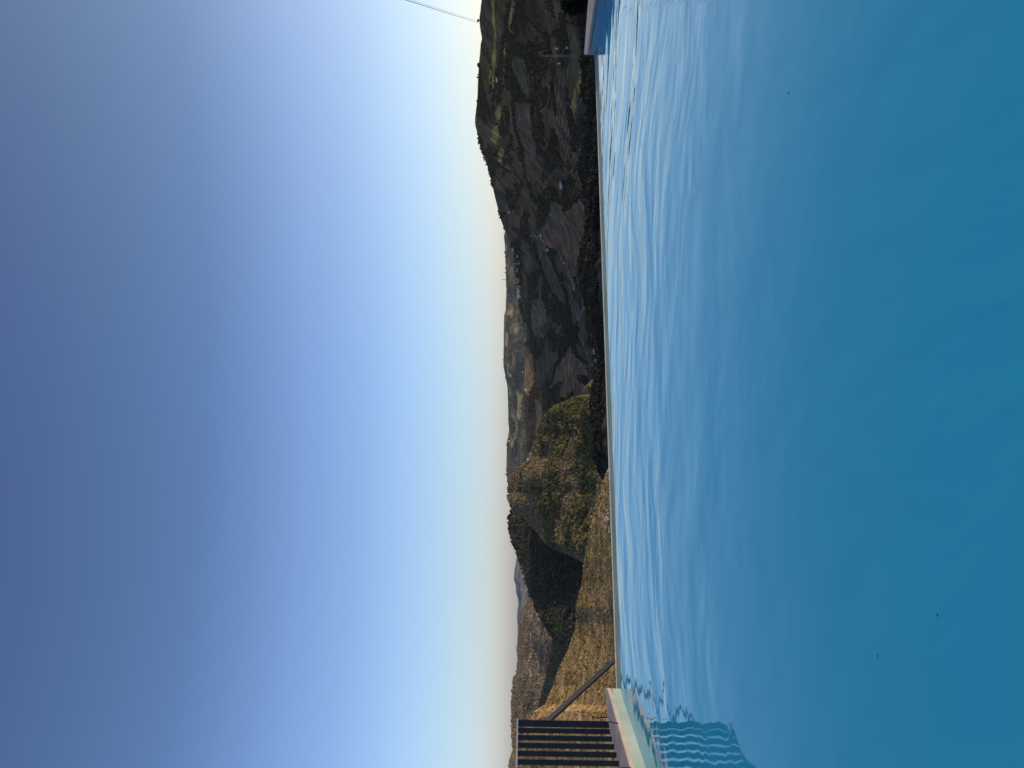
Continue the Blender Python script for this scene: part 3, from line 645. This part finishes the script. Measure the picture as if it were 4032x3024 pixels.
# wpx = width along the horizon, hpx = height, in full-size photo pixels
HS = [
 (SE, 2342, 1384, 17, 12, 'white farmhouse with the tallest wall in the cluster low in the valley'),
 (SE, 2360, 1366, 17, 9, 'long white shed at the right end of the low valley cluster, nearest the pool edge'),
 (SE, 2363, 1394, 24, 5, 'low long white outbuilding directly below the tallest white farmhouse'),
 (SE, 2348, 1419, 8, 6, 'small white cottage in the low cluster left of the tall farmhouse'),
 (SE, 2339, 1438, 6, 5, 'tiny white hut at the upper left of the low valley cluster'),
 (SE, 2351, 1452, 7, 6, 'tiny greyish hut at the left end of the low valley cluster'),
 (SC, 2335, 1612, 14, 9, 'bright sunlit white farmhouse at the foot of the wooded hill'),
 (SC, 2337, 1628, 12, 8, 'smaller sunlit white barn left of the bright farmhouse at the foot of the wood'),
 (SC, 2315, 1661, 12, 5, 'small white shed at the edge of the orange ploughed plot'),
 (SC, 2082, 1793, 14, 9, 'sunlit cream farmhouse on the shoulder of the wooded hill beside the meadow'),
 (SC, 2078, 1812, 8, 7, 'small sunlit barn left of the cream farmhouse on the shoulder of the hill'),
 (SC, 1998, 1949, 10, 6, 'small white chapel on the very top of the wooded hill'),
 (SE, 2292, 594, 16, 9, 'white farmhouse above the black wood, rightmost of the row of three'),
 (SE, 2299, 660, 13, 9, 'white farmhouse above the black wood, middle of the row of three'),
 (SE, 2307, 650, 14, 5, 'low white outbuilding just below the middle farmhouse of the row'),
 (SE, 2304, 692, 18, 9, 'wide white farmhouse above the black wood, leftmost of the row of three'),
 (SE, 2207, 726, 24, 7, 'pale long barn alone on the dark terraces above the row of farmhouses'),
 (SE, 2131, 926, 9, 6, 'small white house above the right corner of the big brown field'),
 (SE, 2156, 984, 10, 7, 'small white house at the left corner of the big brown field'),
 (SE, 2218, 1036, 6, 5, 'tiny white hut at the left tip of the big brown field'),
 (SE, 2167, 843, 5, 4, 'tiny white hut above the right side of the big brown field'),
 (SE, 2004, 834, 7, 4, 'tiny white house high under the skyline of the long hill, left of its pair'),
 (SE, 2000, 815, 8, 3, 'tiny white house high under the skyline of the long hill, right of its pair'),
 (SE, 1957, 312, 16, 5, 'tiny white farm on the upper green band of the right hill'),
 (SE, 2070, 1538, 7, 5, 'bright tiny house on the golden shoulder at the left end of the valley road'),
 (SD, 2055, 1468, 6, 4, 'tiny pale house among the trees just above the valley road'),
 (SD, 2017, 1480, 5, 3, 'tiny pale house halfway up the far ridge'),
 (SD, 2056, 1587, 5, 3, 'tiny pale house on the far green slope right of the wooded hill'),
 (SD, 2010, 1739, 6, 3, 'tiny pale house high on the far ridge beside the wooded hill'),
 (SD, 1987, 994, 7, 4, 'tiny white house shining on the crest of the far ridge'),
]
for i, (s, v, y, wp, hp, lab) in enumerate(HS):
    put_house(s, v, y, wp, hp, lab, rz=random.uniform(-.4, .4), windows=wp >= 12)
# three pale water tanks on the dark hillside
def tank(v, y, label):
    P, _ = SE.P(np.array([3024.-y]), np.array([float(v)])); P = P[0]; k = math.hypot(P[0], P[1])/F_PX
    e = empty('water_tank', P, label, 'water tank', None)
    bm = bmesh.new(); bmesh.ops.create_cone(bm, cap_ends=True, segments=20, radius1=2.3*k, radius2=2.3*k, depth=10*k, matrix=Matrix.Translation((0, 0, 4.5*k)))
    mesh_obj('drum', bm, m_white, e, True)
    bm = bmesh.new(); bmesh.ops.create_cone(bm, cap_ends=True, segments=20, radius1=2.5*k, radius2=.5*k, depth=1.2*k, matrix=Matrix.Translation((0, 0, 10.1*k)))
    mesh_obj('lid', bm, m_dark, e)
tank(2196, 191, 'slim white tank on the dark hillside, upper one right of the lattice mast')
tank(2227, 188, 'slim white tank on the dark hillside, lower one right of the lattice mast')
tank(2209, 250, 'slim white tank on the dark hillside left of the lattice mast')
# hill village
vill = [(600, 780), (612, 800), (606, 830), (610, 870), (622, 850), (655, 855), (652, 875), (640, 900), (620, 890), (645, 930), (632, 940), (655, 960), (650, 985), (662, 975), (650, 1010), (655, 1035), (664, 1045), (655, 1062), (665, 1110), (655, 1090), (670, 1160), (660, 1140), (655, 1185), (660, 1210), (652, 1240), (655, 1262), (650, 1280), (668, 1270), (650, 1300), (680, 1290), (672, 1235), (640, 960), (668, 905), (660, 1300), (628, 870), (668, 935), (646, 1120), (680, 1180)]
for i, (x, y) in enumerate(vill):
    v, u = crop(2, [(x, y)])[0]
    put_house(SE, max(v, float(vE(u))+1.5), 3024-u, random.uniform(4.5, 8), random.uniform(3.5, 5.5), 'tiny pale house of the village strung along the dark crest under the far ridge', group='houses of the hill village', windows=False, name='village_house', rz=random.uniform(-.6, .6))

# ---------------------------------------------------------------- masts, poles, wires
m_steel = noisy('grey_steel', (.16, .16, .17), (.24, .24, .25), 3)
def mast(sheet, v_base, v_top, y, label, wpx=10, name='lattice_mast', cat='mast'):
    u = 3024.-y; P, _ = sheet.P(np.array([u]), np.array([float(v_base)])); P = P[0]; D = math.hypot(P[0], P[1]); k = D/F_PX
    H = (v_base-v_top)*k; w_ = wpx*k/2; e = empty(name, P, label, cat)
    r = .28*k
    tops = .25
    for sx in (-1, 1):
        for sy in (-1, 1):
            bm = bmesh.new(); tube_bm(bm, [Vector((sx*w_, sy*w_, -2)), Vector((sx*w_*tops, sy*w_*tops, H))], r, 5); mesh_obj('leg', bm, m_steel, e)
    bm = bmesh.new(); n = 9
    for i in range(n):
        a0 = 1-(1-tops)*i/n; a1 = 1-(1-tops)*(i+1)/n
        for sx, sy, tx, ty in ((-1, -1, 1, -1), (1, -1, 1, 1), (1, 1, -1, 1), (-1, 1, -1, -1)):
            tube_bm(bm, [Vector((sx*w_*a0, sy*w_*a0, H*i/n)), Vector((tx*w_*a1, ty*w_*a1, H*(i+1)/n))], r*.6, 4)
    mesh_obj('bracing', bm, m_steel, e)
    bm = bmesh.new()
    for z in (.80, .92): tube_bm(bm, [Vector((-w_*1.6, 0, H*z)), Vector((w_*1.6, 0, H*z))], r*.9, 5)
    mesh_obj('crossarm', bm, m_steel, e); return e
mast(SE, 2292, 2152, 221, 'tall faint lattice mast on the dark hillside above the right pool wall', 9)
mast(SD, 1995, 1977, 1101, 'tiny mast on the crest of the far ridge in the middle', 3)
mast(SD, 1994, 1983, 1866, 'tiny mast on the crest of the far ridge beside the wooded hill', 3)
mast(SE, 1968, 1952, 668, 'small pylon below the falling skyline of the right hill', 6)
pp, _ = SE.P(np.array([3024.-112]), np.array([1997.])); pp = pp[0]; kk = math.hypot(pp[0], pp[1])/F_PX
pole = empty('utility_pole', pp, 'pale utility pole on the right hill where the overhead wires end', 'utility pole')
bm = bmesh.new(); tube_bm(bm, [Vector((0, 0, -2)), Vector((0, 0, 26*kk))], 1.1*kk, 8, .7*kk); mesh_obj('shaft', bm, m_steel, pole)
bm = bmesh.new(); tube_bm(bm, [Vector((-4*kk, 0, 24*kk)), Vector((4*kk, 0, 24*kk))], .5*kk, 6); mesh_obj('crossarm', bm, m_steel, pole)
m_wire = noisy('wire', (.015, .015, .017), (.02, .02, .024), 5)
top = vt(pp)+Vector((0, 0, 24*kk))
e1 = vt(at_d(np.array(3024.), np.array(1598.), 60)); e2 = vt(at_d(np.array(3024.), np.array(1618.), 63))
def wire(a, b, label, r0, r1):
    # beyond the frame the span goes on to the next pole
    d = (b-a); pts = []
    for i in range(41):
        f = 1-(1-i/40)**2.2; f = i/40*1.02
        p = a+d*f; p.z -= 6*math.sin(math.pi*min(f, 1))*0.0
        pts.append(p)
    bm = bmesh.new(); tube_bm(bm, pts, r0, 6, r1); return tag(mesh_obj('overhead_wire', bm, m_wire), label, 'wire')
wire(top-Vector((3*kk, 0, 0)), e1, 'overhead wire crossing the sky, the upper and darker of two', .22, .017)
wire(top+Vector((3*kk, 0, 0)), e2, 'overhead wire crossing the sky, the lower and fainter of two', .09, .008)

# ---------------------------------------------------------------- villa and terrace to the right, just outside the view
m_villa = noisy('villa_render', (.42, .40, .38), (.52, .50, .47), .7)
villa = empty('villa', (15.0, -19, 0), 'rendered villa standing behind the right end of the pool', 'house')
bm = bmesh.new(); box_bm(bm, (0, -1, 2.6), (7.5, 24, 6.8)); mesh_obj('wall', bm, m_villa, villa)
bm = bmesh.new(); box_bm(bm, (0, -1, 6.14), (8.3, 24.8, .26)); mesh_obj('roof', bm, m_tile, villa)
for k in range(4):
    bm = bmesh.new(); box_bm(bm, (-3.76, -9+k*5.2, 1.6), (.08, 2.4, 2.2)); f = mesh_obj('window', bm, m_dark, villa)
m_deck = noisy('terrace_stone', (.30, .27, .24), (.40, .36, .32), 1.2)
bm = bmesh.new(); prism_bm(bm, [(outer[0][0]-.05, outer[0][1]), (outer[1][0]+.02, outer[1][1]), (10.0, 14.0), (10.0, -8), (outer[0][0], -8)], -1.5, .10)
tag(mesh_obj('terrace', bm, m_deck), kind='structure')
# blue panel whose edge just enters the frame
q = at_d(np.array(3017.), np.array(2190.), 17.5); q2 = at_d(np.array(3017.), np.array(2042.), 17.5)
bm = bmesh.new(); box_bm(bm, (q[0]+.9, q[1]-.2, (q[2]+q2[2])/2), (1.8, .04, q2[2]-q[2]), bev=.004)
for xx in (.08, 1.72): box_bm(bm, (q[0]+xx, q[1]-.16, (q[2]-2.2)/2), (.05, .04, q[2]+2.2), bev=.004)
tag(mesh_obj('blue_panel', bm, noisy('blue_sheet', (.03, .07, .14), (.05, .10, .18), 2)), 'dark blue panel cut by the frame at the right', 'panel')
# black bush by the right wall
def bush(root_uv, D, r, n, label):
    c = at_d(np.array(root_uv[0]*1.), np.array(root_uv[1]*1.), D)
    e = empty('shrub', (c[0], c[1], c[2]-r*1.6), label, 'shrub')
    base = Vector((0, 0, r*1.6))
    bm = bmesh.new()
    for k in range(9):
        a = k*.7; tip = Vector((math.cos(a)*r*.7, math.sin(a)*r*.7, r*(.9+.9*random.random())))
        tube_bm(bm, [Vector((0, 0, -.8)), tip*.5, tip], .018, 5, .005)
    mesh_obj('stem', bm, noisy('bark', (.04, .03, .02), (.06, .05, .035), 20), e)
    V = []; Fc = []; cols = []
    for k in range(n):
        d = Vector((random.gauss(0, 1), random.gauss(0, 1), random.gauss(0, 1))).normalized()*r*random.random()**.45
        d *= .75+.4*mnoise.noise(d*2.2/r+Vector((3, 1, 2)))
        s = random.uniform(.03, .065); ax = Vector((random.gauss(0, 1), random.gauss(0, 1), random.gauss(0, 1))).normalized(); bx = ax.orthogonal().normalized()
        cpt = base+d; i0 = len(V)
        V += [cpt-ax*s, cpt+bx*s*.4, cpt+ax*s, cpt-bx*s*.4]; Fc.append((i0, i0+1, i0+2, i0+3)); cc = random.choice([(.02, .03, .014), (.03, .04, .016), (.015, .02, .012)]); cols += [cc]*4
    np_mesh('foliage', np.array([v[:] for v in V]), np.array(Fc), m_leaf, np.array(cols), None, False, e)
bush((3030, 2262), 19, .42, 5200, 'black leafy bush behind the right pool coping at the frame edge')

# specks of leaf afloat on the pool
for (x, y), lab in (((3105, 367), 'tiny dark speck afloat on the water toward the right wall'), ((3692, 2421), 'tiny dark speck afloat on the nearest open water'), ((3455, 2582), 'tiny dark speck afloat on the water in front of the fence reflection')):
    p = at_z(np.array(3024.-y), np.array(float(x)), .001); k = np.linalg.norm(p-EYE)/F_PX*4
    bm = bmesh.new(); vs = [bm.verts.new((k*a, k*b, 0)) for a, b in ((-1, 0), (-.3, .45), (.8, .3), (1, -.1), (.1, -.5))]; bm.faces.new(vs)
    r = bmesh.ops.extrude_face_region(bm, geom=bm.faces[:]); bmesh.ops.translate(bm, vec=(0, 0, .0015), verts=[v for v in r['geom'] if isinstance(v, bmesh.types.BMVert)])
    o = mesh_obj('floating_leaf', bm, m_wire); o.location = vt(p); tag(o, lab, 'leaf')

# ---------------------------------------------------------------- haze
hz = bmesh.new(); box_bm(hz, (0, 4000, -28), (34000, 34000, 2*310)); 
mh = bpy.data.materials.new('haze'); mh.use_nodes = True; nt = mh.node_tree; nt.nodes.clear()
pv = N(nt, 'ShaderNodeVolumePrincipled'); pv.inputs['Color'].default_value = (.86, .90, .96, 1); pv.inputs['Density'].default_value = .000009; pv.inputs['Anisotropy'].default_value = .2
ou = N(nt, 'ShaderNodeOutputMaterial'); nt.links.new(pv.outputs[0], ou.inputs['Volume'])
ho = mesh_obj('haze', hz, mh); tag(ho, 'thin pale haze filling the valley', 'haze', kind='stuff')
